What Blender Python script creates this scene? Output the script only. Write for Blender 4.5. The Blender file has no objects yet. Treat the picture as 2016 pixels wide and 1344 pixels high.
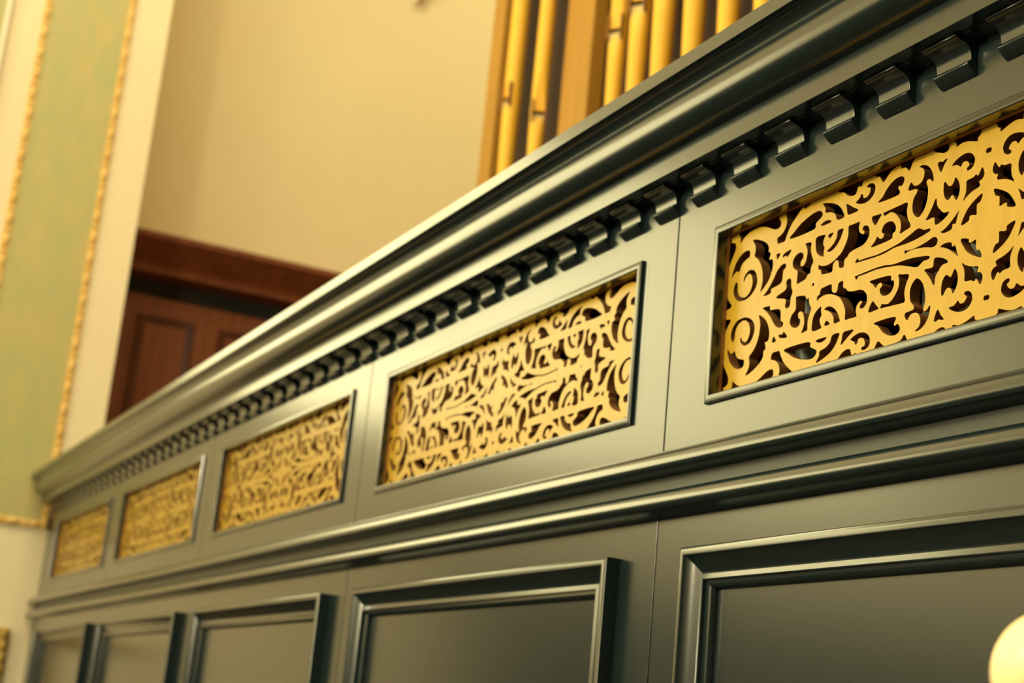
import bpy, bmesh, math, random
import numpy as np
from mathutils import Vector, Matrix
random.seed(7)
S = bpy.context.scene
COL = S.collection
PI = math.pi

# ------------------------------------------------------------------ materials
def new_mat(name):
    m = bpy.data.materials.new(name); m.use_nodes = True
    nt = m.node_tree; nt.nodes.clear()
    out = nt.nodes.new('ShaderNodeOutputMaterial'); b = nt.nodes.new('ShaderNodeBsdfPrincipled')
    nt.links.new(b.outputs[0], out.inputs[0])
    return m, nt, b
def noise_chain(nt, scale_xyz, scale, detail=4, rough=.6):
    tc = nt.nodes.new('ShaderNodeTexCoord'); mp = nt.nodes.new('ShaderNodeMapping')
    mp.inputs['Scale'].default_value = scale_xyz
    nt.links.new(tc.outputs['Object'], mp.inputs['Vector'])
    n = nt.nodes.new('ShaderNodeTexNoise'); n.inputs['Scale'].default_value = scale
    n.inputs['Detail'].default_value = detail; n.inputs['Roughness'].default_value = rough
    nt.links.new(mp.outputs[0], n.inputs['Vector'])
    return n
def ramp(nt, src, stops):
    r = nt.nodes.new('ShaderNodeValToRGB'); e = r.color_ramp.elements
    while len(e) < len(stops): e.new(.5)
    for k, (p, c) in enumerate(stops):
        e[k].position = p; e[k].color = (*c, 1)
    nt.links.new(src, r.inputs[0]); return r
def bump(nt, b, src, strength, dist):
    bp = nt.nodes.new('ShaderNodeBump'); bp.inputs['Strength'].default_value = strength
    bp.inputs['Distance'].default_value = dist
    nt.links.new(src, bp.inputs['Height']); nt.links.new(bp.outputs[0], b.inputs['Normal'])
def mat(name, c1, c2=None, rough=.5, sxyz=(1, 1, 1), scale=5, bs=0, bd=.001, ior=1.5, metal=0, coat=0, detail=4, rvar=0, coat_r=.1, p=(.35, .65)):
    m, nt, b = new_mat(name)
    b.inputs['Roughness'].default_value = rough; b.inputs['IOR'].default_value = ior
    b.inputs['Metallic'].default_value = metal; b.inputs['Coat Weight'].default_value = coat
    b.inputs['Coat Roughness'].default_value = coat_r
    n = noise_chain(nt, sxyz, scale, detail)
    r = ramp(nt, n.outputs['Fac'], [(p[0], c1), (p[1], c2 or c1)])
    nt.links.new(r.outputs[0], b.inputs['Base Color'])
    if rvar:
        mr = nt.nodes.new('ShaderNodeMapRange'); mr.inputs['To Min'].default_value = rough - rvar
        mr.inputs['To Max'].default_value = rough + rvar
        nt.links.new(n.outputs['Fac'], mr.inputs['Value']); nt.links.new(mr.outputs[0], b.inputs['Roughness'])
    if bs: bump(nt, b, n.outputs['Fac'], bs, bd)
    return m
def emit(name, color, strength):
    m, nt, b = new_mat(name)
    b.inputs['Base Color'].default_value = (*color, 1); b.inputs['Roughness'].default_value = .4
    b.inputs['Emission Color'].default_value = (*color, 1); b.inputs['Emission Strength'].default_value = strength
    return m

# ------------------------------------------------------------------ mesh helpers
class MB:
    def __init__(s): s.v = []; s.f = []
    def add(s, vs, fs):
        o = len(s.v); s.v += [tuple(p) for p in vs]; s.f += [tuple(i + o for i in f) for f in fs]; return s
    def box(s, x0, x1, y0, y1, z0, z1):
        vs = [(x, y, z) for x in (x0, x1) for y in (y0, y1) for z in (z0, z1)]
        return s.add(vs, [(0, 1, 3, 2), (4, 6, 7, 5), (0, 4, 5, 1), (2, 3, 7, 6), (0, 2, 6, 4), (1, 5, 7, 3)])
    def prism_x(s, prof, x0, x1):            # prof: closed loop of (y, z)
        n = len(prof)
        vs = [(x0, y, z) for y, z in prof] + [(x1, y, z) for y, z in prof]
        fs = [(i, (i + 1) % n, n + (i + 1) % n, n + i) for i in range(n)] + [tuple(range(n))[::-1], tuple(range(n, 2 * n))]
        return s.add(vs, fs)
    def frame(s, x0, x1, z0, z1, prof, ybase=0.0, close=True):
        # mitred frame round the rectangle; prof: open list of (w inward, h outward towards -y)
        n = len(prof); vs = []
        for (cx, cz, sx, sz) in ((x0, z0, 1, 1), (x1, z0, -1, 1), (x1, z1, -1, -1), (x0, z1, 1, -1)):
            vs += [(cx + sx * w, ybase - h, cz + sz * w) for w, h in prof]
        fs = []
        for k in range(4):
            a, b = k * n, ((k + 1) % 4) * n
            for i in range(n - 1): fs.append((a + i, b + i, b + i + 1, a + i + 1))
            if close: fs.append((a + n - 1, b + n - 1, b, a))
        return s.add(vs, fs)
    def lathe(s, prof, n=24, at=(0, 0, 0), cap=True):   # prof: (r, z)
        vs = [(at[0] + r * math.cos(2 * PI * k / n), at[1] + r * math.sin(2 * PI * k / n), at[2] + z) for r, z in prof for k in range(n)]
        fs = [(i * n + k, i * n + (k + 1) % n, (i + 1) * n + (k + 1) % n, (i + 1) * n + k) for i in range(len(prof) - 1) for k in range(n)]
        if cap: fs += [tuple(range(n))[::-1], tuple(range((len(prof) - 1) * n, len(prof) * n))]
        return s.add(vs, fs)
    def build(s, name, m, parent=None, smooth=0, bevel=0, recalc=True):
        me = bpy.data.meshes.new(name); me.from_pydata(s.v, [], s.f); me.materials.append(m)
        bm = bmesh.new(); bm.from_mesh(me)
        if recalc: bmesh.ops.recalc_face_normals(bm, faces=bm.faces)
        bm.to_mesh(me); bm.free()
        o = bpy.data.objects.new(name, me); COL.objects.link(o)
        if parent is not None: o.parent = parent
        if bevel:
            md = o.modifiers.new('Bevel', 'BEVEL'); md.width = bevel; md.segments = 2; md.limit_method = 'ANGLE'
        if smooth:
            for p in me.polygons: p.use_smooth = True
            me.set_sharp_from_angle(angle=math.radians(smooth))
        return o
def tag(o, label=None, cat=None, group=None, kind=None):
    if label: o['label'] = label
    if cat: o['category'] = cat
    if group: o['group'] = group
    if kind: o['kind'] = kind
    return o
def empty(name, loc, label, cat, group=None):
    o = bpy.data.objects.new(name, None); COL.objects.link(o); o.location = loc; o.empty_display_size = .05
    return tag(o, label, cat, group)
def copy_tree(o, parent=None):
    c = o.copy(); COL.objects.link(c); c.parent = parent
    for ch in list(o.children): copy_tree(ch, c)
    return c
def smooth_curve(pts, n=4, closed=False):
    P = [Vector(p) for p in pts]; out = []; N = len(P)
    rng = range(N) if closed else range(N - 1)
    for i in rng:
        p0 = P[(i - 1) % N] if closed or i > 0 else P[0]
        p1 = P[i]; p2 = P[(i + 1) % N]
        p3 = P[(i + 2) % N] if closed or i + 2 < N else P[-1]
        for k in range(n):
            t = k / n
            out.append(.5 * (2 * p1 + (p2 - p0) * t + (2 * p0 - 5 * p1 + 4 * p2 - p3) * t * t + (3 * p1 - p0 - 3 * p2 + p3) * t ** 3))
    if not closed: out.append(P[-1])
    return [tuple(q) for q in out]
HOLES=[[(-.3994,-.0346),(-.4025,-.0299),(-.4027,-.0238),(-.3995,-.0174),(-.3924,-.0117),(-.3824,-.0102),(-.3739,-.011),(-.3653,-.0147),(-.359,-.0205),(-.3568,-.0269),(-.3579,-.0326),(-.3606,-.038),(-.3652,-.0421),(-.3725,-.0437),(-.3784,-.0421),(-.3831,-.0377),(-.3838,-.0336),(-.3819,-.0324),(-.3798,-.0363),(-.3754,-.0392),(-.3713,-.039),(-.3683,-.0356),(-.3662,-.031),(-.3663,-.025),(-.3699,-.0183),(-.3761,-.0142),(-.382,-.0138),(-.3901,-.0172),(-.3942,-.0235),(-.3948,-.0294),(-.3961,-.0342),(-.3985,-.0352)],[(-.3504,-.0129),(-.344,-.0162),(-.3362,-.0222),(-.3316,-.029),(-.329,-.0364),(-.3289,-.0423),(-.3301,-.0459),(-.334,-.0471),(-.3361,-.0462),(-.3359,-.0487),(-.3348,-.0509),(-.3341,-.0549),(-.3379,-.0566),(-.3379,-.0619),(-.3418,-.0671),(-.3486,-.0717),(-.3564,-.0752),(-.3643,-.0778),(-.3708,-.0786),(-.3685,-.076),(-.3642,-.0699),(-.3636,-.0641),(-.3648,-.058),(-.3584,-.0533),(-.3525,-.0465),(-.3485,-.0375),(-.3469,-.0279),(-.3476,-.0209),(-.3497,-.0155)],[(-.4073,-.0417),(-.4016,-.0471),(-.3972,-.0479),(-.394,-.0458),(-.3921,-.048),(-.39,-.0524),(-.3854,-.0562),(-.3776,-.0588),(-.3749,-.0593),(-.3736,-.0633),(-.3752,-.067),(-.38,-.0686),(-.3876,-.0678),(-.3957,-.0634),(-.4022,-.0572),(-.4055,-.0506),(-.4073,-.0462)],[(-.4179,-.0473),(-.4153,-.0559),(-.41,-.0649),(-.405,-.0717),(-.4027,-.0781),(-.4042,-.0829),(-.4088,-.0849),(-.4122,-.0856),(-.4125,-.0905),(-.4255,-.0904),(-.4272,-.074),(-.4241,-.0543)],[(-.4201,-.0011),(-.4136,-.0055),(-.4062,-.0068),(-.4052,-.0101),(-.4093,-.0139),(-.4131,-.0187),(-.4176,-.0249),(-.4233,-.029),(-.4281,-.0002)],[(-.3943,-.0806),(-.3885,-.0845),(-.3815,-.0879),(-.3713,-.0903),(-.3582,-.0905),(-.3471,-.088),(-.3378,-.0842),(-.3302,-.0807),(-.3232,-.0795),(-.3189,-.0805),(-.3174,-.0839),(-.3179,-.0872),(-.3201,-.0892),(-.321,-.0924),(-.3201,-.1063),(-.3966,-.1039),(-.3975,-.0919),(-.3947,-.0864)],[(-.3307,-.0703),(-.3249,-.0693),(-.3232,-.0675),(-.3231,-.0647),(-.3209,-.0617),(-.3146,-.0614),(-.3087,-.0617),(-.3065,-.0658),(-.302,-.0733),(-.2962,-.0795),(-.2881,-.0857),(-.2794,-.0919),(-.276,-.0913),(-.2747,-.089),(-.2721,-.0901),(-.2652,-.0934),(-.2625,-.1091),(-.3057,-.1086),(-.3086,-.093),(-.3068,-.0848),(-.3083,-.0779),(-.3129,-.0728),(-.3194,-.0698),(-.3249,-.0693)],[(-.323,-.0497),(-.3206,-.0434),(-.3157,-.0495)],[(-.3115,-.0434),(-.3045,-.0441),(-.3031,-.0413),(-.2956,-.0489),(-.3088,-.0475)],[(-.3456,-.0064),(-.3303,-.0072),(-.3296,-.0118),(-.3187,-.0131),(-.3115,-.0152),(-.3096,-.0199),(-.3089,-.0283),(-.3052,-.03),(-.3045,-.0345),(-.3098,-.0359),(-.3171,-.033),(-.3222,-.028),(-.3275,-.0211),(-.3363,-.0124),(-.3439,-.0074)],[(-.2917,.0022),(-.2929,-.0064),(-.2939,-.0141),(-.2972,-.0165),(-.3008,-.0157),(-.3027,-.0131),(-.3023,-.0057),(-.3177,-.0014),(-.3196,.0008),(-.3187,.0028)],[(-.2822,-.007),(-.2686,-.0091),(-.2645,-.0138),(-.2611,-.0131),(-.2596,-.02),(-.2562,-.0255),(-.2581,-.0307),(-.2606,-.0368),(-.2613,-.0423),(-.2612,-.048),(-.2685,-.0493),(-.2718,-.0491),(-.2688,-.0446),(-.2671,-.0383),(-.2693,-.0293),(-.2725,-.0258),(-.2763,-.0252),(-.2784,-.0274),(-.2773,-.0319),(-.2741,-.034),(-.2745,-.0387),(-.2795,-.0415),(-.2856,-.0407),(-.2913,-.0367),(-.2925,-.0312),(-.2898,-.026),(-.2848,-.0227),(-.283,-.0198),(-.2837,-.0081)],[(-.2995,-.0616),(-.258,-.0615),(-.2546,-.0675),(-.2448,-.0725),(-.2439,-.0755),(-.2472,-.0795),(-.2544,-.0808),(-.2662,-.079),(-.2815,-.0742),(-.291,-.0687)],[(-.2467,-.0629),(-.2405,-.0616),(-.2278,-.0622),(-.2327,-.0655),(-.2402,-.0658)],[(-.2525,-.0512),(-.2535,-.0423),(-.2515,-.0349),(-.2465,-.03),(-.2393,-.027),(-.2393,-.0316),(-.238,-.0367),(-.2405,-.0401),(-.2401,-.045),(-.2381,-.0483),(-.2379,-.0507)],[(-.2339,-.0317),(-.23,-.0298),(-.224,-.0304),(-.2171,-.0343),(-.2116,-.0403),(-.2083,-.0467),(-.2074,-.0495),(-.2168,-.0499),(-.218,-.0437),(-.222,-.0381),(-.2282,-.0341)],[(-.2327,-.0492),(-.2318,-.0462),(-.2297,-.0444),(-.2263,-.0463),(-.2238,-.0495)],[(-.2185,-.0618),(-.2073,-.0619),(-.2092,-.0674),(-.2131,-.0733),(-.22,-.0791),(-.23,-.0835),(-.2429,-.0867),(-.2433,-.0849),(-.2392,-.0799),(-.2388,-.0752),(-.2293,-.0731),(-.2222,-.0687)],[(-.2015,-.0628),(-.1937,-.062),(-.1852,-.0625),(-.1865,-.0648),(-.1933,-.0686),(-.1988,-.0723),(-.2046,-.0752),(-.2033,-.0695)],[(-.1895,-.0724),(-.182,-.069),(-.1737,-.068),(-.1667,-.0697),(-.1609,-.074),(-.159,-.0799),(-.1606,-.0842),(-.165,-.0866),(-.1698,-.0868),(-.1723,-.0849),(-.1707,-.0832),(-.1673,-.0829),(-.1668,-.0793),(-.1691,-.0752),(-.1734,-.0735),(-.1775,-.0745),(-.178,-.0777),(-.1811,-.0794),(-.1837,-.0756)],[(-.2184,-.093),(-.2092,-.0891),(-.2024,-.0838),(-.1954,-.0814),(-.1899,-.0819),(-.1881,-.0846),(-.1869,-.0881),(-.1825,-.0884),(-.1809,-.0869),(-.1789,-.0928),(-.1784,-.1058),(-.2167,-.1066)],[(-.1589,-.092),(-.1533,-.0902),(-.1495,-.0845),(-.1463,-.0822),(-.1414,-.086),(-.1352,-.0904),(-.1265,-.0931),(-.121,-.0931),(-.1192,-.109),(-.1591,-.1073)],[(-.1207,-.0909),(-.1205,-.0887),(-.1137,-.0877),(-.1085,-.0829),(-.104,-.0896),(-.098,-.097),(-.0962,-.1087),(-.1196,-.1072)],[(-.1537,-.0623),(-.123,-.0623),(-.1243,-.0695),(-.1223,-.0714),(-.1191,-.0701),(-.1156,-.0739),(-.1161,-.0783),(-.1218,-.0808),(-.1297,-.0799),(-.1379,-.076),(-.1435,-.0712),(-.1477,-.0665)],[(-.163,-.0496),(-.1573,-.0394),(-.1516,-.0446),(-.1473,-.0484),(-.1447,-.0479),(-.1434,-.0454),(-.134,-.047),(-.1263,-.0427),(-.12,-.035),(-.1184,-.0271),(-.12,-.0208),(-.1135,-.0219),(-.1043,-.0245),(-.1084,-.0331),(-.1104,-.0417),(-.1096,-.0502),(-.1206,-.0505),(-.1473,-.0494)],[(-.1629,-.0178),(-.1489,-.0175),(-.1314,-.0189),(-.1305,-.0239),(-.1264,-.0253),(-.1262,-.0308),(-.1305,-.0363),(-.1371,-.038),(-.1432,-.0367),(-.1461,-.0333),(-.147,-.0294),(-.1433,-.0265),(-.1453,-.0231),(-.1493,-.0233),(-.1513,-.0251),(-.1536,-.0265),(-.1576,-.022)],[(-.1995,-.0495),(-.1996,-.0399),(-.2035,-.0315),(-.209,-.0245),(-.2151,-.0208),(-.2241,-.0173),(-.2347,-.016),(-.2436,-.0179),(-.247,-.0199),(-.2465,-.0143),(-.2431,-.0136),(-.2412,-.0082),(-.2368,-.0072),(-.2241,-.0067),(-.2226,-.0138),(-.2182,-.0174),(-.2139,-.0157),(-.2122,-.0084),(-.205,-.0075),(-.2041,-.0146),(-.1993,-.0171),(-.1963,-.0202),(-.1876,-.0221),(-.1762,-.0232),(-.1698,-.0266),(-.166,-.0321),(-.1663,-.0386),(-.1696,-.0426),(-.1751,-.0434),(-.1769,-.0402),(-.1735,-.037),(-.1756,-.035),(-.181,-.0382),(-.1828,-.0435),(-.1819,-.0475),(-.182,-.05),(-.1944,-.05)],[(-.1858,-.0069),(-.1703,-.0063),(-.1564,-.0058),(-.1425,-.0061),(-.1274,-.0083),(-.1126,-.0082),(-.098,-.0088),(-.0772,-.0121),(-.0775,-.0154),(-.0848,-.0156),(-.0932,-.0194),(-.1049,-.0159),(-.1183,-.0119),(-.1273,-.0104),(-.1424,-.0085),(-.1563,-.0077),(-.1702,-.0084),(-.1853,-.0081)],[(-.1086,.0015),(-.0913,.0028),(-.0729,.0044),(-.0655,-.0002),(-.0705,-.005),(-.0839,-.0021),(-.0983,-.0004),(-.1085,-.0005)],[(-.062,-.0074),(-.0573,-.0053),(-.0504,-.0056),(-.0463,-.0071),(-.0458,-.0112),(-.0417,-.0106),(-.0393,-.0173),(-.0367,-.0234),(-.0419,-.0186),(-.0502,-.0126),(-.0572,-.0089)],[(-.0673,-.0162),(-.0596,-.0183),(-.0526,-.022),(-.0509,-.0252),(-.058,-.0256),(-.0633,-.0303),(-.0673,-.0354),(-.0684,-.0426),(-.0705,-.0421),(-.0742,-.0358),(-.0801,-.0284),(-.0831,-.0244),(-.0718,-.0248),(-.0706,-.0216),(-.07,-.0177)],[(-.0935,-.0306),(-.0869,-.0348),(-.0831,-.0407),(-.081,-.0482),(-.0807,-.0563),(-.0832,-.0642),(-.0787,-.0654),(-.0737,-.0608),(-.0734,-.0648),(-.0756,-.0722),(-.0809,-.0791),(-.0878,-.0826),(-.0939,-.0829),(-.0928,-.0816),(-.088,-.0786),(-.0865,-.073),(-.0892,-.0669),(-.0942,-.0644),(-.1006,-.065),(-.1055,-.0699),(-.109,-.0623),(-.0972,-.0607),(-.0967,-.0568),(-.1012,-.0518),(-.1026,-.0434),(-.1005,-.0358)],[(-.0414,-.0333),(-.038,-.0383),(-.0371,-.0453),(-.0395,-.0526),(-.0437,-.057),(-.0449,-.0533),(-.0483,-.0501),(-.0524,-.0507),(-.0572,-.0565),(-.0591,-.0531),(-.0589,-.0452),(-.0562,-.039),(-.0521,-.0367),(-.0472,-.0403),(-.0447,-.0377)],[(-.0484,-.0693),(-.0417,-.0686),(-.0362,-.0648),(-.0344,-.0678),(-.0311,-.0688),(-.0278,-.0678),(-.0249,-.0636),(-.028,-.0615),(-.0281,-.059),(-.0248,-.0583),(-.0202,-.0603),(-.0179,-.0651),(-.0186,-.0698),(-.0231,-.0746),(-.0295,-.0765),(-.0375,-.0755),(-.0442,-.0729)],[(-.0682,-.078),(-.0634,-.0676),(-.0591,-.0737),(-.0544,-.0788),(-.0575,-.0791),(-.0617,-.0776),(-.0637,-.0786)],[(-.0735,-.0924),(-.0654,-.0881),(-.0586,-.086),(-.0532,-.0874),(-.0521,-.0922),(-.053,-.0935),(-.0533,-.105),(-.0758,-.1056)],[(-.0427,-.0868),(-.0345,-.0885),(-.0253,-.087),(-.015,-.0837),(-.0143,-.0873),(-.0117,-.0884),(-.0094,-.0931),(-.0087,-.1069),(-.0445,-.1067),(-.0447,-.0932),(-.0427,-.0907)],[(-.0333,-.0288),(-.0282,-.0328),(-.0202,-.0362),(-.0108,-.0386),(-.012,-.0433),(-.0083,-.0443),(-.0054,-.0479),(-.0056,-.0516),(-.008,-.0563),(-.0107,-.0529),(-.0136,-.0493),(-.0159,-.0517),(-.0198,-.0495),(-.0281,-.0486),(-.0285,-.0424),(-.0294,-.0364)],[(-.0345,-.0067),(-.0242,-.0088),(-.0237,-.0126),(-.0201,-.013),(-.0146,-.0118),(-.0144,-.0167),(-.0138,-.0219),(-.0095,-.0233),(-.0071,-.0305),(-.0152,-.0277),(-.0245,-.022),(-.03,-.0157)]]
DOTS=[(-0.2547, 0.0001, 0.002), (-0.1834, -0.0091, 0.002), (-0.1103, 0.0004, 0.0022), (-0.0013, -0.0702, 0.0025)]
WIN_E = 3.7
WIN1 = (-3.9, -.57, 2.78, 4.25)  # unseen end-wall window, shaped for its bright reflection in the paint
GLOBE_E = .12
WARM = (1.0, .885, .57)
EXPO = 0.0
def LIGHTS():
    for i, (x, y, z, p) in enumerate([(.3, -2.0, 3.05, 140), (1.2, -4.6, 3.05, 90), (-1.9, -4.7, 2.75, 150)]):
        pendant(x, y, z, .13, ['added unseen opal pendant globe nearest the screen', 'added unseen opal pendant globe nearest the tall windows', 'low unseen opal pendant globe added by the end wall'][i])
        point('added_pendant_fill', (x, y, z - .27), p, WARM, .13)  # unseen fill light added just below each globe
    area('added_ceiling_fill', (-1.2, -1.6, 7.1), (0, 0, 0), 3, 3, 330, WARM)  # unseen ceiling fill, added to soften the light on the recessed wall
    point('added_chamber_fill', (-3.1, 2.2, 6.2), 72, WARM, .12)  # unseen lamp added to brighten the recessed far wall
# ------------------------------------------------------------------ the materials of the place
M = {}
PC1, PC2 = (.005, .013, .014), (.007, .016, .017)
M['paint'] = mat('dark_teal_gloss_paint', PC1, PC2, rough=.24, sxyz=(1, 1, .03), scale=420, bs=.12, bd=.00024, ior=1.7, coat=.55, coat_r=.2, detail=3)
M['paint_h'] = mat('dark_teal_gloss_paint_brushed_along', PC1, PC2, rough=.2, sxyz=(.03, 1, 1), scale=420, bs=.12, bd=.00010, ior=1.7, coat=.55, coat_r=.2, detail=3)
M['paint_panel'] = mat('dark_teal_gloss_paint_panel', PC1, PC2, rough=.22, sxyz=(1, 1, .5), scale=160, bs=.07, bd=.00006, ior=1.7, coat=.55, coat_r=.2, detail=4)
M['grain'] = mat('dark_teal_paint_over_open_grain', PC1, PC2, rough=.34, sxyz=(.03, 1, 1), scale=260, bs=.4, bd=.0002, ior=1.6, detail=5)
M['grille'] = mat('cut_plywood_gold_paint', (.42, .252, .018), (.465, .285, .024), rough=.31, sxyz=(1, 1, .2), scale=90, bs=.03, ior=1.5)
M['cut_edge'] = mat('dark_stained_cut_edge', (.20, .085, .018), (.26, .115, .026), rough=.65, sxyz=(.3, 1, 1), scale=60)
M['ply'] = mat('bare_wood_edge', (.30, .13, .03), (.40, .18, .045), rough=.6, sxyz=(.2, 1, 1), scale=80)
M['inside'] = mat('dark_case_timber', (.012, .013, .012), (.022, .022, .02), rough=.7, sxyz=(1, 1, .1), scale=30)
M['chamber_dark'] = mat('dark_brown_chamber_board', (.035, .016, .006), (.05, .022, .008), rough=.8, sxyz=(1, 1, .1), scale=20)
M['cream'] = mat('cream_wall_paint', (.78, .665, .43), (.80, .685, .445), rough=.7, scale=2.2, bs=.02, bd=.002)
M['cream2'] = mat('cream_chamber_paint', (.74, .62, .36), (.76, .64, .375), rough=.75, scale=1.6, bs=.02, bd=.002)
M['gold'] = mat('gilt_moulding', (.68, .42, .10), (.78, .52, .16), rough=.4, scale=14)
M['redwood'] = mat('dark_red_brown_timber', (.15, .036, .010), (.22, .058, .018), rough=.42, sxyz=(6, 6, .6), scale=6, bs=.05)
M['redwood_dark'] = mat('dark_red_brown_moulding', (.075, .016, .006), (.11, .025, .009), rough=.4, sxyz=(1, 1, .3), scale=8)
M['pine'] = mat('golden_varnished_timber', (.34, .165, .010), (.40, .195, .014), rough=.55, sxyz=(8, 8, .5), scale=5, bs=.03)
M['pipe'] = mat('gold_lacquered_metal', (.80, .44, .030), (.86, .48, .036), rough=.5, sxyz=(1, 1, .3), scale=9, metal=0)
M['mouth'] = mat('dark_pipe_mouth', (.02, .01, .004), rough=.8)
M['lip'] = mat('worn_pipe_lip', (.50, .36, .12), (.56, .42, .16), rough=.5, scale=40)
M['pewter'] = mat('dull_grey_green_metal', (.17, .19, .15), (.22, .25, .2), rough=.35, scale=15)
M['floor'] = mat('brown_red_carpet', (.018, .009, .005), (.026, .013, .008), rough=.95, scale=60)
M['added_dark'] = mat('added_dark_wainscot', (.03, .02, .012), (.042, .03, .02), rough=.5, sxyz=(4, 4, .4), scale=4)  # added dark cladding, chosen for what the gloss paint reflects
M['ceil'] = mat('ceiling_cream', (.62, .55, .40), (.64, .57, .42), rough=.9, scale=2)
M['white'] = mat('ivory_gloss_trim', (.80, .74, .56), (.82, .76, .58), rough=.3, scale=5)
M['brass'] = mat('aged_brass', (.45, .28, .08), (.5, .33, .1), rough=.35, scale=20, metal=.9)
M['bracket'] = mat('brown_painted_metal', (.32, .18, .05), (.36, .2, .06), rough=.5, scale=20)

def damask():
    m, nt, b = new_mat('green_gold_damask')
    b.inputs['Roughness'].default_value = .55
    n = noise_chain(nt, (1, 1, .45), 11, 3, .5)
    n2 = noise_chain(nt, (1, 1, .3), 45, 3, .5)
    mx = nt.nodes.new('ShaderNodeMath'); mx.operation = 'MULTIPLY_ADD'; mx.inputs[1].default_value = .35
    nt.links.new(n2.outputs['Fac'], mx.inputs[0]); nt.links.new(n.outputs['Fac'], mx.inputs[2])
    r = ramp(nt, mx.outputs[0], [(.50, (.41, .405, .17)), (.68, (.455, .41, .165)), (.90, (.52, .42, .165))])
    nt.links.new(r.outputs[0], b.inputs['Base Color'])
    return m
M['damask'] = damask()
M['oldgold'] = mat('dull_carved_gilding', (.26, .15, .02), (.48, .31, .05), rough=.5, scale=60)
M['pane'] = emit('unseen_window_glow', (1.0, .92, .52), WIN_E)
M['lampglass'] = emit('added_pendant_glow', (1.0, .82, .50), 14)

# ------------------------------------------------------------------ the fretwork grille: one pierced board
GH = .412; GV = .0955; GT = .012
def fretwork_mesh():
    sc = .991; h = .00125
    nu = int(round(GH / h)); nv = int(round(GV / h))
    us = -np.linspace(0, GH, nu + 1); vs = -np.linspace(0, GV, nv + 1)
    U, V = np.meshgrid(us, vs, indexing='ij')
    F = np.full(U.shape, 1.0)              # > 0 solid, < 0 hole (signed distance)
    def carve(poly):
        P = np.array(poly)
        lo = P.min(0) - .006; hi = P.max(0) + .006
        i = np.where((us >= lo[0]) & (us <= hi[0]))[0]; j = np.where((vs >= lo[1]) & (vs <= hi[1]))[0]
        if len(i) == 0 or len(j) == 0: return
        sl = np.ix_(i, j); X = U[sl]; Y = V[sl]
        d = np.full(X.shape, 1e9); ins = np.zeros(X.shape, bool)
        A = P; B = np.roll(P, -1, 0)
        for (ax, ay), (bx, by) in zip(A, B):
            ex, ey = bx - ax, by - ay; L = ex * ex + ey * ey
            if L < 1e-14: continue
            t = np.clip(((X - ax) * ex + (Y - ay) * ey) / L, 0, 1)
            d = np.minimum(d, (X - ax - t * ex) ** 2 + (Y - ay - t * ey) ** 2)
            if ay != by:
                c = ((ay > Y) != (by > Y)) & (X < (bx - ax) * (Y - ay) / (by - ay) + ax)
                ins ^= c
        sd = np.sqrt(d) * np.where(ins, -1, 1)
        F[sl] = np.minimum(F[sl], sd)
    for hole in HOLES:
        pts = [(a * sc, b * sc) for a, b in hole]
        carve([(q[0], q[1]) for q in smooth_curve([(a, b, 0) for a, b in pts], 4, True)])
    for (a, b, r) in DOTS:
        F = np.minimum(F, np.sqrt((U - a * sc) ** 2 + (V - b * sc) ** 2) - r)
    # mirror to the full board
    F = np.concatenate([F[::-1], F[1:]], 0); F = np.concatenate([F[:, ::-1], F[:, 1:]], 1)
    X = np.concatenate([us[::-1], -us[1:]]); Z = np.concatenate([vs[::-1], -vs[1:]])
    F = np.where(np.abs(F) < 1e-6, 1e-6, F)
    verts = []; vid = {}
    def gp(i, j):
        k = (i, j)
        if k not in vid: vid[k] = len(verts); verts.append((X[i], Z[j]))
        return vid[k]
    def ep(i, j, i2, j2):
        k = (i, j, i2, j2) if (i, j) < (i2, j2) else (i2, j2, i, j)
        if k not in vid:
            a, b = F[k[0], k[1]], F[k[2], k[3]]; t = min(max(a / (a - b), .02), .98)
            vid[k] = len(verts)
            verts.append((X[k[0]] * (1 - t) + X[k[2]] * t, Z[k[1]] * (1 - t) + Z[k[3]] * t))
        return vid[k]
    faces = []; walls = []
    ni, nj = F.shape
    for i in range(ni - 1):
        for j in range(nj - 1):
            c = [(i, j), (i + 1, j), (i + 1, j + 1), (i, j + 1)]
            s = [F[q] > 0 for q in c]
            if not any(s): continue
            if all(s): faces.append([gp(*q) for q in c]); continue
            poly = []; cuts = []
            for k in range(4):
                a, b = c[k], c[(k + 1) % 4]
                if s[k]: poly.append(gp(*a))
                if s[k] != s[(k + 1) % 4]:
                    e = ep(*a, *b); poly.append(e); cuts.append((len(poly) - 1, s[k]))
            faces.append(poly)
            n = len(poly)
            for (pi, leaving) in cuts:            # leaving solid: wall from this cut to the next point
                if leaving: walls.append((poly[pi], poly[(pi + 1) % n]))
    for i in range(ni - 1):
        for j in (0, nj - 1):
            if F[i, j] > 0 and F[i + 1, j] > 0: walls.append((gp(i, j), gp(i + 1, j)))
    for j in range(nj - 1):
        for i in (0, ni - 1):
            if F[i, j] > 0 and F[i, j + 1] > 0: walls.append((gp(i, j), gp(i, j + 1)))
    n = len(verts)
    V3 = [(x, -GT / 2, z) for x, z in verts] + [(x, GT / 2, z) for x, z in verts]
    FF = [f for f in faces] + [[q + n for q in f[::-1]] for f in faces] + [(a, b, b + n, a + n) for a, b in walls]
    me = bpy.data.meshes.new('fretwork_grille'); me.from_pydata(V3, [], FF); me.materials.append(M['grille']); me.materials.append(M['cut_edge'])
    nf = len(faces) * 2
    for p in me.polygons:
        if p.index >= nf: p.material_index = 1
    bm = bmesh.new(); bm.from_mesh(me); bmesh.ops.recalc_face_normals(bm, faces=bm.faces); bm.to_mesh(me); bm.free()
    return me
FRET = fretwork_mesh()

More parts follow.
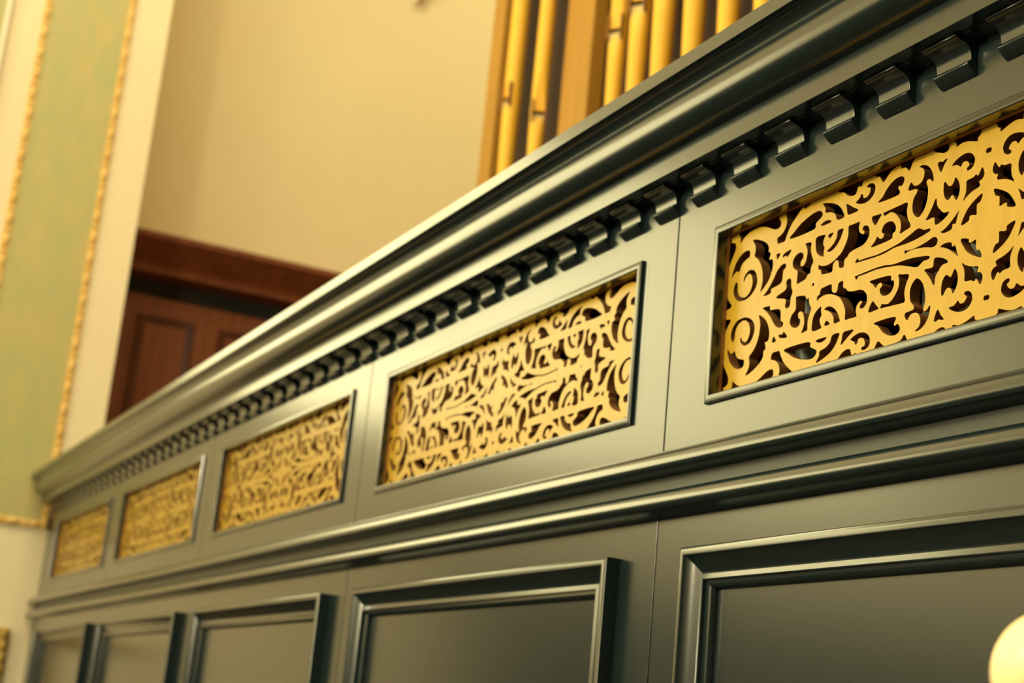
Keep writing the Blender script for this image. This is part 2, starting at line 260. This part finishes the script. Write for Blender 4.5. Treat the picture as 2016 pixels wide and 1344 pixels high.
# ------------------------------------------------------------------ the screen
XL = -4.11; XR = 2.0
ZC = 2.1455; OH = .4105; OV = .094; BW = .0095; OX = .505
z_up0, z_up1 = 1.975, 2.345
bays = [(0, 1), (-1, 0), (-2, -1), (-3, -2), (XL, -3)]
UP = 'upper grille panels of the dark screen'; LO = 'lower raised panels of the dark screen'
def upper(x0, x1, label, group):
    t = empty('grille_panel', (x0, 0, z_up0), label, 'panel', group)
    ox = (x1 - 1) + OX
    g = .0012; a, b = x0 + g, x1 - g; th = .019
    xa, xb = ox - OH - BW * .5, ox + OH + BW * .5; za, zb = ZC - OV - BW * .5, ZC + OV + BW * .5
    f = MB()
    O = [(a, z_up0), (b, z_up0), (b, z_up1), (a, z_up1)]; I = [(xa, za), (xb, za), (xb, zb), (xa, zb)]
    vs = [(x, y, z) for y in (0, th) for (x, z) in O + I]
    fs = []
    for k in range(4):
        k2 = (k + 1) % 4
        fs += [(k, k2, 4 + k2, 4 + k), (8 + k, 8 + k2, 12 + k2, 12 + k), (k, k2, 8 + k2, 8 + k), (4 + k, 4 + k2, 12 + k2, 12 + k)]
    f.add(vs, fs)
    off = Vector((x0, 0, z_up0))
    def put(mb, name, m, **kw):
        mb.v = [(x - off.x, y, z - off.z) for x, y, z in mb.v]
        return mb.build(name, m, t, **kw)
    put(f, 'frame', M['paint'], bevel=.0008)
    bd = MB().frame(ox - OH - BW, ox + OH + BW, ZC - OV - BW, ZC + OV + BW,
        [(0, -.001), (0, .0030), (.0006, .0042), (.0020, .0047), (.0078, .0050), (.0089, .0046), (.0095, .0038), (.0095, -.0075), (.006, -.0075)], 0)
    put(bd, 'bead_moulding', M['paint_h'], smooth=25)
    w = MB().frame(ox - OH - .022, ox + OH + .022, ZC - OV - .022, ZC + OV + .022,
        [(0, -.0195), (0, -.036), (.022, -.036), (.022, -.0255), (.0125, -.0255), (.0125, -.0195)], 0)
    put(w, 'backing_frame', M['ply'])
    w = MB().frame(ox - OH - .004, ox + OH + .004, ZC - OV - .004, ZC + OV + .004, [(0, -.0077), (.004, -.0077), (.004, -.0122), (0, -.0122)], 0)
    put(w, 'rebate_strip', M['ply'])
    gr = bpy.data.objects.new('fretwork_grille', FRET); COL.objects.link(gr); gr.parent = t
    gr.location = (ox - off.x, .0125 + GT / 2, ZC + .001 - off.z); gr['label'] = 'gold fretwork of scrolls and leaves'
    return t
BOL = [(0, -.0005), (0, .0165), (.0004, .0182), (.0014, .0190), (.0045, .0197), (.0078, .0203), (.0094, .0200), (.0104, .0186), (.0120, .0168), (.0150, .0140), (.0190, .0112),
       (.0235, .0084), (.0280, .0062), (.0284, .0080), (.0292, .0090), (.0320, .0097), (.0346, .0103), (.0358, .0098), (.0362, .0066), (.0395, .0060), (.0420, .0045), (.0440, .0020), (.0450, -.003), (.0450, -.006)]
z_lo0, z_lo1 = .16, 1.950
def lower(x0, x1, label, group):
    t = empty('raised_panel', (x0, 0, z_lo0), label, 'panel', group)
    g = .0012; a, b = x0 + g, x1 - g; th = .019
    xa, xb = (x1 - 1) + .0797, x1 - .0797; za, zb = .42, 1.8815
    if x0 < -4: pass
    O = [(a, z_lo0), (b, z_lo0), (b, z_lo1), (a, z_lo1)]; q = .02
    I = [(xa + q, za + q), (xb - q, za + q), (xb - q, zb - q), (xa + q, zb - q)]
    vs = [(x - x0, y, z - z_lo0) for y in (0, th) for (x, z) in O + I]; fs = []
    for k in range(4):
        k2 = (k + 1) % 4
        fs += [(k, k2, 4 + k2, 4 + k), (8 + k, 8 + k2, 12 + k2, 12 + k), (k, k2, 8 + k2, 8 + k), (4 + k, 4 + k2, 12 + k2, 12 + k)]
    MB().add(vs, fs).build('frame', M['paint'], t, bevel=.0008)
    MB().frame(xa - x0, xb - x0, za - z_lo0, zb - z_lo0, BOL, 0, close=False).build('panel_moulding', M['paint_h'], t, smooth=35)
    MB().box(xa + .03 - x0, xb - .03 - x0, .0035, .016, za + .03 - z_lo0, zb - .03 - z_lo0).build('centre_panel', M['paint_panel'], t)
    return t
UL = ['dark teal upper panel with gold fretwork, its grille cut off by the photo right edge',
      'dark teal panel with gold fretwork grille, largest one seen whole',
      'dark teal upper panel with gold fretwork, third grille from the right',
      'dark teal panel with gold fretwork grille, next to last before the wall',
      'dark teal upper panel with small blurred gold grille at the wall end of the screen']
LL = ['dark teal raised panel under the right-edge grille, beside the white globe',
      'dark teal raised panel under the second grille from the right',
      'dark teal raised panel under the third grille from the right',
      'dark teal raised panel under the fourth grille from the right',
      'narrow looking dark raised panel at the wall end, farthest left']
for k, (x0, x1) in enumerate(bays):
    upper(x0, x1, UL[k], UP); lower(x0, x1, LL[k], LO)
upper(1, 2, 'dark teal upper panel with gold fretwork beyond the photo right edge', UP)
lower(1, 2, 'dark teal raised panel beyond the photo right edge', LO)

# waist moulding: two beads with a grained band between
t = empty('waist_moulding', (XL, 0, 1.95), 'long dark double-bead waist moulding between upper grilles and lower panels', 'moulding')
W = [(0, 2.0), (-.004, 1.9985), (-.010, 1.9965), (-.017, 1.9935), (-.0222, 1.9900), (-.0252, 1.9860), (-.0268, 1.9820), (-.0278, 1.9775), (-.0280, 1.9740), (-.0262, 1.9715), (-.019, 1.9697), (-.012, 1.9685), (-.004, 1.968)]
def strip(prof, name, m, smooth=40):
    back = [(0.0, prof[-1][1]), (0.0, prof[0][1])] if prof[0][0] != 0 else [(0.0, prof[-1][1])]
    P = prof + [q for q in back if q != prof[-1] and q != prof[0]]
    mb = MB().prism_x([(y, z - 1.95) for y, z in P], 0, XR - XL)
    mb.v = [(x, y - .0005, z) for x, y, z in mb.v]
    return mb.build(name, m, t, smooth=smooth)
strip(W, 'upper_bead', M['paint_h'])
strip([(-.004, 1.968), (-.004, 1.9525), (-.0, 1.9525), (0, 1.968)], 'flat_band', M['grain'])
strip([(0, 1.9530), (-.006, 1.9520), (-.013, 1.9498), (-.0198, 1.9470), (-.0240, 1.9432), (-.0264, 1.9392), (-.0277, 1.9350), (-.0280, 1.9308), (-.0264, 1.9278), (-.022, 1.9252), (-.014, 1.9225), (-.006, 1.9207), (0, 1.9199)], 'lower_bead', M['paint_h'])

# cornice
t = empty('cornice', (XL, 0, 2.32), 'long dark glossy crown cornice with dentils along the top of the screen', 'cornice')
crown = [(-.040, 2.3216), (-.040, 2.3478), (-.0435, 2.3485), (-.0510, 2.3500), (-.0580, 2.3530), (-.0640, 2.3575), (-.0680, 2.3635), (-.0697, 2.3700),
         (-.0704, 2.3780), (-.0702, 2.3860), (-.0692, 2.3936),
         (-.0700, 2.3958), (-.0722, 2.3985), (-.0752, 2.4008), (-.0795, 2.4026), (-.0840, 2.4032), (-.0840, 2.4046), (-.0890, 2.4048), (-.0890, 2.4216), (.05, 2.4216), (.05, 2.3216)]
MB().prism_x([(y, z - 2.32) for y, z in crown], 0, XR - XL).build('crown_moulding', M['paint_h'], t, smooth=27)
MB().box(0, XR - XL, -.0005, -.022, .0016, -.0).build('soffit_fillet', M['paint_h'], t)
DP = [(-.0215, 2.3216), (-.0215, 2.3190), (-.0200, 2.3175), (-.0160, 2.3166), (-.0110, 2.3150), (-.0082, 2.3122), (-.0068, 2.3085), (-.0062, 2.3040), (-.0058, 2.3005), (-.0092, 2.2975), (-.0094, 2.2962), (-.0078, 2.2930), (-.0050, 2.2900), (-.0025, 2.2876), (-.0004, 2.2862), (-.0004, 2.3216)]
DX = .456
k0 = math.ceil((XL + .01 - DX) * 12); k1 = int((XR - .05 - DX) * 12)
d0 = None
for k in range(k0, k1 + 1):
    if d0 is None:
        d0 = MB().prism_x([(y * 1.25 if y < -.001 else y, z - 2.32) for y, z in DP], 0, .046).build('dentil', M['paint_h'], t, smooth=50); d = d0
        md = d0.modifiers.new('Bevel', 'BEVEL'); md.width = .0009; md.segments = 2; md.limit_method = 'ANGLE'
    else:
        d = d0.copy(); COL.objects.link(d)
    d.location = (DX + k / 12 - XL, 0, 0)

# inside of the case
t = empty('screen_carcass', (XL, .02, 0), 'dark timber carcass behind the fretwork of the screen', 'carcass')
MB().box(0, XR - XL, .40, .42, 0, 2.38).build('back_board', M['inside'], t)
MB().box(0, XR - XL, .035, .398, 2.355, 2.378).build('added_top_board', M['inside'], t)  # unseen lid added to keep light from leaking behind the fretwork
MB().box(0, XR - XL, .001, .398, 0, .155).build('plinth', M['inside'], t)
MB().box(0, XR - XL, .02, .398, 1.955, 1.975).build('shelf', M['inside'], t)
# a few short metal pipes standing on the inner shelf, glimpsed through the fretwork
p0 = None
for k, (x, y, r, hh) in enumerate([(.13, .10, .016, .20), (.27, .16, .014, .26), (.385, .11, .017, .22), (.50, .19, .015, .27), (.64, .14, .018, .24), (.80, .2, .016, .25),
                                  (-.80, .17, .014, .25), (-.66, .20, .015, .22), (-.31, .13, .016, .26), (-.17, .18, .014, .22)]):
    if p0 is None:
        p0 = MB().lathe([(.003, 0), (.008, .05), (.014, .11), (.016, .13), (.016, .2)], 20).build('small_pipe', M['pewter'], None, smooth=40); o = p0
    else:
        o = p0.copy(); COL.objects.link(o)
    o.location = (x, y, 1.9751); o.scale = (r / .016, r / .016, hh / .2)
    tag(o, 'dull grey metal organ pipe glimpsed in the dark behind the fretwork', 'organ pipe', 'small pipes behind the fretwork')

# ------------------------------------------------------------------ hall and chamber shell
def struct(o): o['kind'] = 'structure'; return o
XW = XL            # end wall that the screen meets
ZT = 7.2
# end wall with its unseen window opening (y from -9 to .134)
wy0, wy1, wz0, wz1 = WIN1
w = MB()
w.box(XW - .35, XW, wy1, .134, 0, ZT); w.box(XW - .35, XW, -7, wy0, 0, ZT)
w.box(XW - .35, XW, wy0, wy1, 0, wz0); w.box(XW - .35, XW, wy0, wy1, wz1, ZT)
struct(w.build('wall_left', M['cream']))
XB = -4.9
struct(MB().box(XB - .2, XB, .13, 4.2, 0, ZT).build('wall_back', M['cream2']))
struct(MB().box(XB - .2, XB + .45, .02, .13, 0, ZT).build('wall_return', M['cream2']))
struct(MB().box(XB, 6, 3.2, 3.4, 0, ZT).build('wall_chamber', M['cream2']))
struct(MB().box(6, 6.2, -7, 3.4, 0, ZT).build('wall_right', M['added_dark']))  # unseen wall kept dark so side-facing paint reflects little
w = MB()
ow = [(-3.4, -1.9), (-.9, .6), (1.6, 3.1)]
oz0, oz1 = 2.7, 5.6
xs = [XW - .35] + [v for p in ow for v in p] + [6.2]
for k in range(0, len(xs), 2): w.box(xs[k], xs[k + 1], -7.25, -7, 0, ZT)
for a, b in ow: w.box(a, b, -7.25, -7, 0, oz0); w.box(a, b, -7.25, -7, oz1, ZT)
struct(w.build('wall_front', M['cream']))
struct(MB().box(XW - .35, 6.2, -7.25, 3.4, -.1, 0).build('floor', M['floor']))
struct(MB().box(XB - .2, 6.2, -7.25, 4.2, ZT, ZT + .1).build('ceiling', M['ceil']))
struct(MB().box(XW + .001, 6, -6.999, -6.96, 0, 2.2).build('trim_1', M['added_dark']))
struct(MB().box(XW, XW + .03, -6.96, -1.6, 0, 2.35).build('trim_2', M['added_dark']))  # unseen dark dado added to darken what the lower panels reflect
struct(MB().box(XW, XW + .012, -1.6, .133, 0, 1.5).build('trim_6', M['added_dark']))  # unseen low dado added to blacken reflections under the mouldings
struct(MB().box(5.96, 5.999, -6.96, 3.1, 0, 2.2).build('trim_3', M['added_dark']))
def unseen_window(n, axis, a0, a1, z0, z1, c):
    f = MB(); q = .07; gl = MB()
    def bx(m, u0, u1, v0, v1, d0, d1):
        if axis == 'y': m.box(c + d0, c + d1, u0, u1, v0, v1)
        else: m.box(u0, u1, c + d0, c + d1, v0, v1)
    s = -1
    bx(f, a0, a0 + q, z0, z1, -.12, -.04); bx(f, a1 - q, a1, z0, z1, -.12, -.04)
    bx(f, a0 + q, a1 - q, z0, z0 + q, -.12, -.04); bx(f, a0 + q, a1 - q, z1 - q, z1, -.12, -.04)
    mid = (a0 + a1) / 2
    bx(f, mid - .02, mid + .02, z0 + q, z1 - q, -.11, -.05)
    for t_ in (1 / 3, 2 / 3): bx(f, a0 + q, a1 - q, z0 + (z1 - z0) * t_ - .015, z0 + (z1 - z0) * t_ + .015, -.11, -.05)
    o = f.build('unseen_window_%d' % n, M['white']); struct(o)
    bx(gl, a0 + q, a1 - q, z0 + q, z1 - q, -.085, -.075)
    g = gl.build('pane', M['pane'], o); return o
unseen_window(1, 'y', wy0, wy1, wz0, wz1, XW)
for k, (a, b) in enumerate(ow): unseen_window(k + 2, 'x', a, b, oz0, oz1, -7)  # unseen front-wall windows, added to light the face of the screen
# ivory architrave of the unseen end-wall window
MB_ = MB()
MB_.box(XW, XW + .025, wy1 + .0, wy1 + .02, wz0 - .03, wz1 + .03); MB_.box(XW, XW + .025, wy0 - .035, wy0, wz0 - .03, wz1 + .03)
MB_.box(XW, XW + .025, wy0, wy1, wz0 - .03, wz0); MB_.box(XW, XW + .025, wy0, wy1, wz1, wz1 + .03)
struct(MB_.build('trim_4', M['white'], bevel=.004))

struct(MB().box(XW, XW + .03, -.466, -.447, 2.2, 6.2).build('trim_5', M['white'], bevel=.006))
# damask panel with gilt border
t = empty('damask_panel', (XW, -.168, 2.235), 'tall green and gold damask wall panel with gilt beaded border left of the screen', 'wall panel')
pz = 2.235; ya, yb = -.332, -.004; zt = 6.2
MB().box(.0005, .006, ya + .168 + .01, yb + .168 - .01, .012, zt - pz).build('fabric', M['damask'], t)
def bead_border(name, n, along_z, pos, a0, a1):
    mb = MB(); st = .0815
    if along_z: mb.box(0.0005, .010, pos - .0125, pos + .0125, a0, a1)
    else: mb.box(.0005, .010, a0, a1, pos - .0125, pos + .0125)
    c = a0 + .02
    while c < a1 - .01:
        for (dd, r, ln) in ((0, .0095, .026), (.041, .0065, .008)):
            cc = c + dd
            if cc > a1 - .01: break
            pr = [(r * math.sin(PI * q / 6) + .0003, -ln * math.cos(PI * q / 6)) for q in range(7)]
            for i in range(6):
                m2 = MB().lathe(pr[i:i + 2], 10, cap=False)
                for (x, y, z) in m2.v: pass
                if along_z: vs = [(x + .010, y + pos, z + cc) for x, y, z in m2.v]
                else: vs = [(x + .010, z + cc, y + pos) for x, y, z in m2.v]
                mb.add(vs, m2.f)
        c += st
    return mb.build(name, M['gold'], t, smooth=60)
bead_border('border', 0, True, yb + .168 - .0125, 0, zt - pz)
bead_border('border', 0, True, ya + .168 + .0125, 0, zt - pz)
bead_border('border', 0, False, .0125, ya + .168 + .025, yb + .168 - .025)

d2 = MB().box(XW, XW + .006, -.568, -.467, 2.25, 6.2).build('damask_panel', M['damask'])
tag(d2, 'green and gold damask strip behind the ivory moulding in the top left corner', 'wall panel')
g = empty('gilt_frame', (XW, -.25, 1.55), 'carved gilt frame corner at the lower left edge, on the cream wall', 'frame')
def fr(y0_, y1_, z0_, z1_, nm):
    mb = MB().box(.0006, .022, y0_ + .25, y1_ + .25, z0_ - 1.55, z1_ - 1.55)
    return mb.build(nm, M['oldgold'], g, bevel=.004)
mb = MB()
for (u0, u1, v0, v1) in ((-.43, -.395, 1.2, 1.88), (-.105, -.07, 1.2, 1.88), (-.395, -.105, 1.845, 1.88), (-.395, -.105, 1.2, 1.235)):
    mb.box(.0006, .020, u0 + .25, u1 + .25, v0 - 1.55, v1 - 1.55)
mb.build('frame', M['oldgold'], g, bevel=.004)
for yy in (-.4125, -.0875):
    mb = MB()
    for k in range(17):
        m2 = MB().lathe([(.013 * math.sin(PI * q / 6) + .0002, -.024 * math.cos(PI * q / 6)) for q in range(7)], 10)
        mb.add([(x + .020, y + yy + .25, z + 1.22 - 1.55 + k * .04) for x, y, z in m2.v], m2.f)
    mb.build('carving', M['oldgold'], g, smooth=60)
MB().box(.0006, .008, -.395 + .25, -.105 + .25, 1.235 - 1.55, 1.845 - 1.55).build('mount', M['cream'], g)
# dark red brown cupboard front low on the far wall
t = empty('timber_screen_door', (XB + .004, 1.2, 0), 'dark red-brown panelled timber double door with heavy head on the cream far wall', 'door')
y0, y1 = .16, 2.25
def dbox(name, m, xa, xb, a, b, c, d, bevel=.003): return MB().box(xa, xb, a - 1.2, b - 1.2, c, d).build(name, m, t, bevel=bevel)
hd = [(.0, 3.575), (.20, 3.575), (.20, 3.550), (.185, 3.535), (.165, 3.500), (.13, 3.470), (.115, 3.440), (.115, 3.425), (.0, 3.418)]
mb = MB(); n = len(hd)
mb.add([(x, y0 - 1.2 + .0, z) for x, z in hd] + [(x, y1 - 1.2, z) for x, z in hd], [(i, (i + 1) % n, n + (i + 1) % n, n + i) for i in range(n)] + [tuple(range(n))[::-1], tuple(range(n, 2 * n))])
mb.build('head', M['redwood'], t, smooth=30)
def leaf(a, b, sides):
    fr = MB(); z0, z1 = 0, 3.342
    st = .075
    fr.box(.0, .03, a - 1.2, b - 1.2, z0, z1)
    o = fr.build('door_leaf', M['redwood'], t, bevel=.002)
    return o
leaf(y0, y1, None)
dbox('painted_head_shadow', M['inside'], .0, .004, y0, y1, 3.342, 3.418, 0)  # dark strip standing in for the shadow under the head
for (a, b) in ((.34, .585), (.69, .935), (1.06, 1.305), (1.41, 1.655), (1.78, 2.025)):
    m_ = MB().frame(a - 1.2, b - 1.2, 2.2, 3.262, [(0, 0), (0, .010), (.008, .018), (.018, .014), (.030, .004), (.036, .003)], 0, close=False)
    m_.v = [(.030 - y, x, z) for x, y, z in m_.v]
    m_.build('panel_moulding', M['redwood_dark'], t, smooth=40)
    MB().box(.0301, .033, a + .033 - 1.2, b - .033 - 1.2, 2.233, 3.229).build('door_panel', M['redwood'], t)

# small bracket high on the far wall
t = empty('wall_bracket', (XB, 1.42, 5.03), 'small blurred brown bracket on the cream wall at the top edge of the photo', 'bracket')
mb = MB().lathe([(.004, -.01), (.010, .0), (.013, .02), (.011, .05), (.018, .09), (.018, .16)], 16)
a_ = math.radians(-28)
mb.v = [(x + .03, y * math.cos(a_) - z * math.sin(a_), y * math.sin(a_) + z * math.cos(a_)) for x, y, z in mb.v]
mb.build('arm', M['bracket'], t, smooth=50)
MB().box(0, .02, .05, .13, .10, .22).build('back_plate', M['bracket'], t, bevel=.004)

# ------------------------------------------------------------------ organ pipes and their timber frame
GY = .8
t = empty('pipe_rack', (-2.5, GY, 2.6), 'golden timber rack of upright posts around the gold organ pipes', 'rack')
def rb(name, x0, x1, y0, y1, z0, z1, m='pine'): return MB().box(x0 + 2.5, x1 + 2.5, y0 - GY, y1 - GY, z0 - 2.6, z1 - 2.6).build(name, M[m], t, bevel=.003)
rb('post', -2.495, -2.412, .80, .832, 2.62, 6.4)
rb('post', -1.935, -1.827, .80, .845, 2.62, 6.4)
rb('post', -2.035, -1.982, .826, .86, 2.62, 6.4)
rb('rail', -2.495, -.3, .88, .92, 2.62, 2.8)
rb('wind_chest', -2.6, -.2, .74, 1.15, 2.3, 2.6)
rb('back_board', -2.47, -.3, .85, .87, 2.8, 6.4, 'chamber_dark')
def make_pipe(x, y, r, zm, facing, zb, top, label):
    """x, y axis; r body radius; zm mouth height; facing angle of the mouth; zb toe height"""
    root = empty('organ_pipe', (x, y, zb), label, 'organ pipe', 'gold organ pipes above the cornice')
    root.rotation_euler = (0, 0, facing)      # local +x is the mouth side
    n = 36; L = zm - zb
    r *= 1.12; cut = r * .55
    def surf(hs, rf, kf, name, m):
        mb = MB(); vs = []
        for h in hs:
            R = rf(h); kk = kf(h)
            for q in range(n):
                a = 2 * PI * q / n
                vs.append((min(R * math.cos(a), kk * r), R * math.sin(a), h))
        fs = [(i * n + q, i * n + (q + 1) % n, (i + 1) * n + (q + 1) % n, (i + 1) * n + q) for i in range(len(hs) - 1) for q in range(n)]
        fs += [tuple(range(n))[::-1], tuple(range((len(hs) - 1) * n, len(hs) * n))]
        return mb.add(vs, fs).build(name, m, root, smooth=35)
    H = r * 5.2
    hs = [L + cut + H * i / 14 for i in range(15)] + [top - zb]
    surf(hs, lambda h: r, lambda h: .66 + .36 * max(0, min(1, (h - L - cut) / H)) ** 1.3, 'body', M['pipe'])
    hs = [0, .004] + [L * i / 18 for i in range(1, 19)]
    surf(hs, lambda h: r * (.26 + .74 * min(1, h / L) ** .85), lambda h: 1.05 if h < L - 2.6 * r else 1.05 - .39 * ((h - L + 2.6 * r) / (2.6 * r)), 'foot', M['pipe'])
    mb = MB().lathe([(r * .9, L - .002), (r * .9, L + cut + .002)], 24)
    mb.v = [(min(vx, .45 * r), vy, vz) for vx, vy, vz in mb.v]
    mb.build('mouth', M['mouth'], root)
    w = r * .72
    mb = MB().add([(.665 * r, -w, L - .001), (.665 * r, w, L - .001), (.69 * r, w * .85, L - 1.3 * r), (.69 * r, 0, L - 1.75 * r), (.69 * r, -w * .85, L - 1.3 * r),
                   (.72 * r, -w, L - .001), (.72 * r, w, L - .001), (.76 * r, w * .85, L - 1.3 * r), (.775 * r, 0, L - 1.75 * r), (.76 * r, -w * .85, L - 1.3 * r)],
                  [(0, 1, 2, 3, 4), (5, 9, 8, 7, 6)] + [(i, (i + 1) % 5, 5 + (i + 1) % 5, 5 + i) for i in range(5)])
    mb.build('lower_lip', M['lip'], root)
    for s in (-1, 1):
        MB().box(.45 * r, 1.08 * r, s * w, s * (w + .12 * r), L - .8 * r, L + cut + 1.5 * r).build('ear', M['ply'], root, bevel=.001)
    # back half of the tube closes the mouth gap
    mb = MB(); hs2 = [L, L + cut]; vs = []
    for h in hs2:
        for q in range(n + 1):
            a = math.radians(50) + math.radians(260) * q / n; vs.append((r * math.cos(a), r * math.sin(a), h))
    for h in hs2:
        for q in range(n + 1):
            a = math.radians(50) + math.radians(260) * q / n; vs.append((.93 * r * math.cos(a), .93 * r * math.sin(a), h))
    N1 = n + 1; fs = []
    for q in range(n):
        fs += [(q, q + 1, N1 + q + 1, N1 + q), (2 * N1 + q, 2 * N1 + q + 1, 3 * N1 + q + 1, 3 * N1 + q)]
    mb.add(vs, fs).build('mouth_back', M['pipe'], root, smooth=40)
    return root
R_ = math.radians
PL = ['first gold pipe from the left, its mouth turned side-on beside the outer post', 'second gold pipe from the left, with its square mouth facing the viewer',
      'first gold pipe right of the wide middle post, lowest of its mouths', 'second gold pipe right of the wide middle post', 'third gold pipe right of the wide middle post, its lip at the top edge',
      'fourth gold pipe right of the wide middle post, tapering foot only', 'fifth gold pipe right of the middle post, tapering foot only', 'last gold pipe foot before the cornice hides the row']
for k, (x, r, zm, fa) in enumerate([(-2.295, .0235, 3.452, -84), (-2.110, .0205, 3.345, -27), (-1.680, .0215, 3.425, -60), (-1.571, .0240, 3.455, -58),
                                  (-1.455, .0265, 3.480, -58), (-1.316, .0275, 3.56, -60), (-1.170, .0285, 3.62, -60), (-1.030, .029, 3.68, -60)]):
    make_pipe(x, GY, r, zm, R_(fa), 2.801 - .2, 6.2 - k * .15, PL[k])

# ------------------------------------------------------------------ globe lamp in the lower right corner
GLX, GLY, GLZ, GLR = .895, -.295, 1.720, .0343
t = empty('globe_lamp', (GLX, GLY, 0), 'white opal globe lamp on a slim brass stand, cut by the lower right corner', 'lamp')
mb = MB().lathe([(GLR * math.sin(PI * q / 24) + .0001, -GLR * math.cos(PI * q / 24)) for q in range(25)], 40)
mb.v = [(x, y, z + GLZ) for x, y, z in mb.v]
mb.build('globe', M['globe'] if 'globe' in M else emit('glowing_opal_globe', (1.0, .74, .36), GLOBE_E), t, smooth=60)
MB().lathe([(.012, GLZ - GLR - .05), (.012, GLZ - GLR - .012), (.017, GLZ - GLR + .004)], 20).build('holder', M['brass'], t, smooth=40)
MB().lathe([(.11, 0), (.11, .012), (.03, .03), (.008, .06), (.007, GLZ - GLR - .05)], 24).build('stand', M['brass'], t, smooth=40)

# ------------------------------------------------------------------ unseen hall pendants, added to light the walls and screen
def pendant(x, y, z, r, lab):
    t = empty('added_pendant', (x, y, z), lab, 'lamp', 'added unseen opal pendants of the hall')
    mb = MB().lathe([(r * math.sin(PI * q / 16) + .0001, -r * math.cos(PI * q / 16)) for q in range(17)], 24)
    mb.build('globe', M['lampglass'], t, smooth=60)
    MB().lathe([(.006, r - .01), (.006, ZT - z)], 8).build('rod', M['brass'], t)
def area(name, loc, rot, sx, sy, power, col, spread=PI):
    l = bpy.data.lights.new(name, 'AREA'); l.shape = 'RECTANGLE'; l.size = sx; l.size_y = sy; l.energy = power; l.color = col; l.spread = spread
    o = bpy.data.objects.new(name, l); COL.objects.link(o); o.location = loc; o.rotation_euler = rot; return o
def point(name, loc, power, col, r=.1):
    l = bpy.data.lights.new(name, 'POINT'); l.energy = power; l.color = col; l.shadow_soft_size = r
    o = bpy.data.objects.new(name, l); COL.objects.link(o); o.location = loc; return o
LIGHTS()

# ------------------------------------------------------------------ world, camera, colour
w = bpy.data.worlds.new('world'); S.world = w; w.use_nodes = True
w.node_tree.nodes['Background'].inputs[0].default_value = (.9, .8, .55, 1); w.node_tree.nodes['Background'].inputs[1].default_value = .15
cam = bpy.data.cameras.new('camera'); co = bpy.data.objects.new('camera', cam); COL.objects.link(co); S.camera = co
yaw, pitch, roll = -1.1314617677433643, .2538662321307538, .09683247848447225
fw = Vector((math.sin(yaw) * math.cos(pitch), math.cos(yaw) * math.cos(pitch), math.sin(pitch)))
rt = Vector((math.cos(yaw), -math.sin(yaw), 0)); up = rt.cross(fw)
r2 = math.cos(roll) * rt + math.sin(roll) * up; u2 = -math.sin(roll) * rt + math.cos(roll) * up
co.matrix_world = Matrix((( r2.x, u2.x, -fw.x, 1.50156), (r2.y, u2.y, -fw.y, -.91075), (r2.z, u2.z, -fw.z, 2 - .34034), (0, 0, 0, 1)))
cam.sensor_fit = 'HORIZONTAL'; cam.sensor_width = 36; cam.lens = 3038.636 / 2016 * 36
cam.clip_start = .02; cam.clip_end = 60
cam.dof.use_dof = True; cam.dof.focus_distance = 1.44; cam.dof.aperture_fstop = 6.6
S.view_settings.view_transform = 'Standard'; S.view_settings.look = 'None'; S.view_settings.gamma = 1; S.view_settings.use_curve_mapping = False
S.view_settings.exposure = EXPO
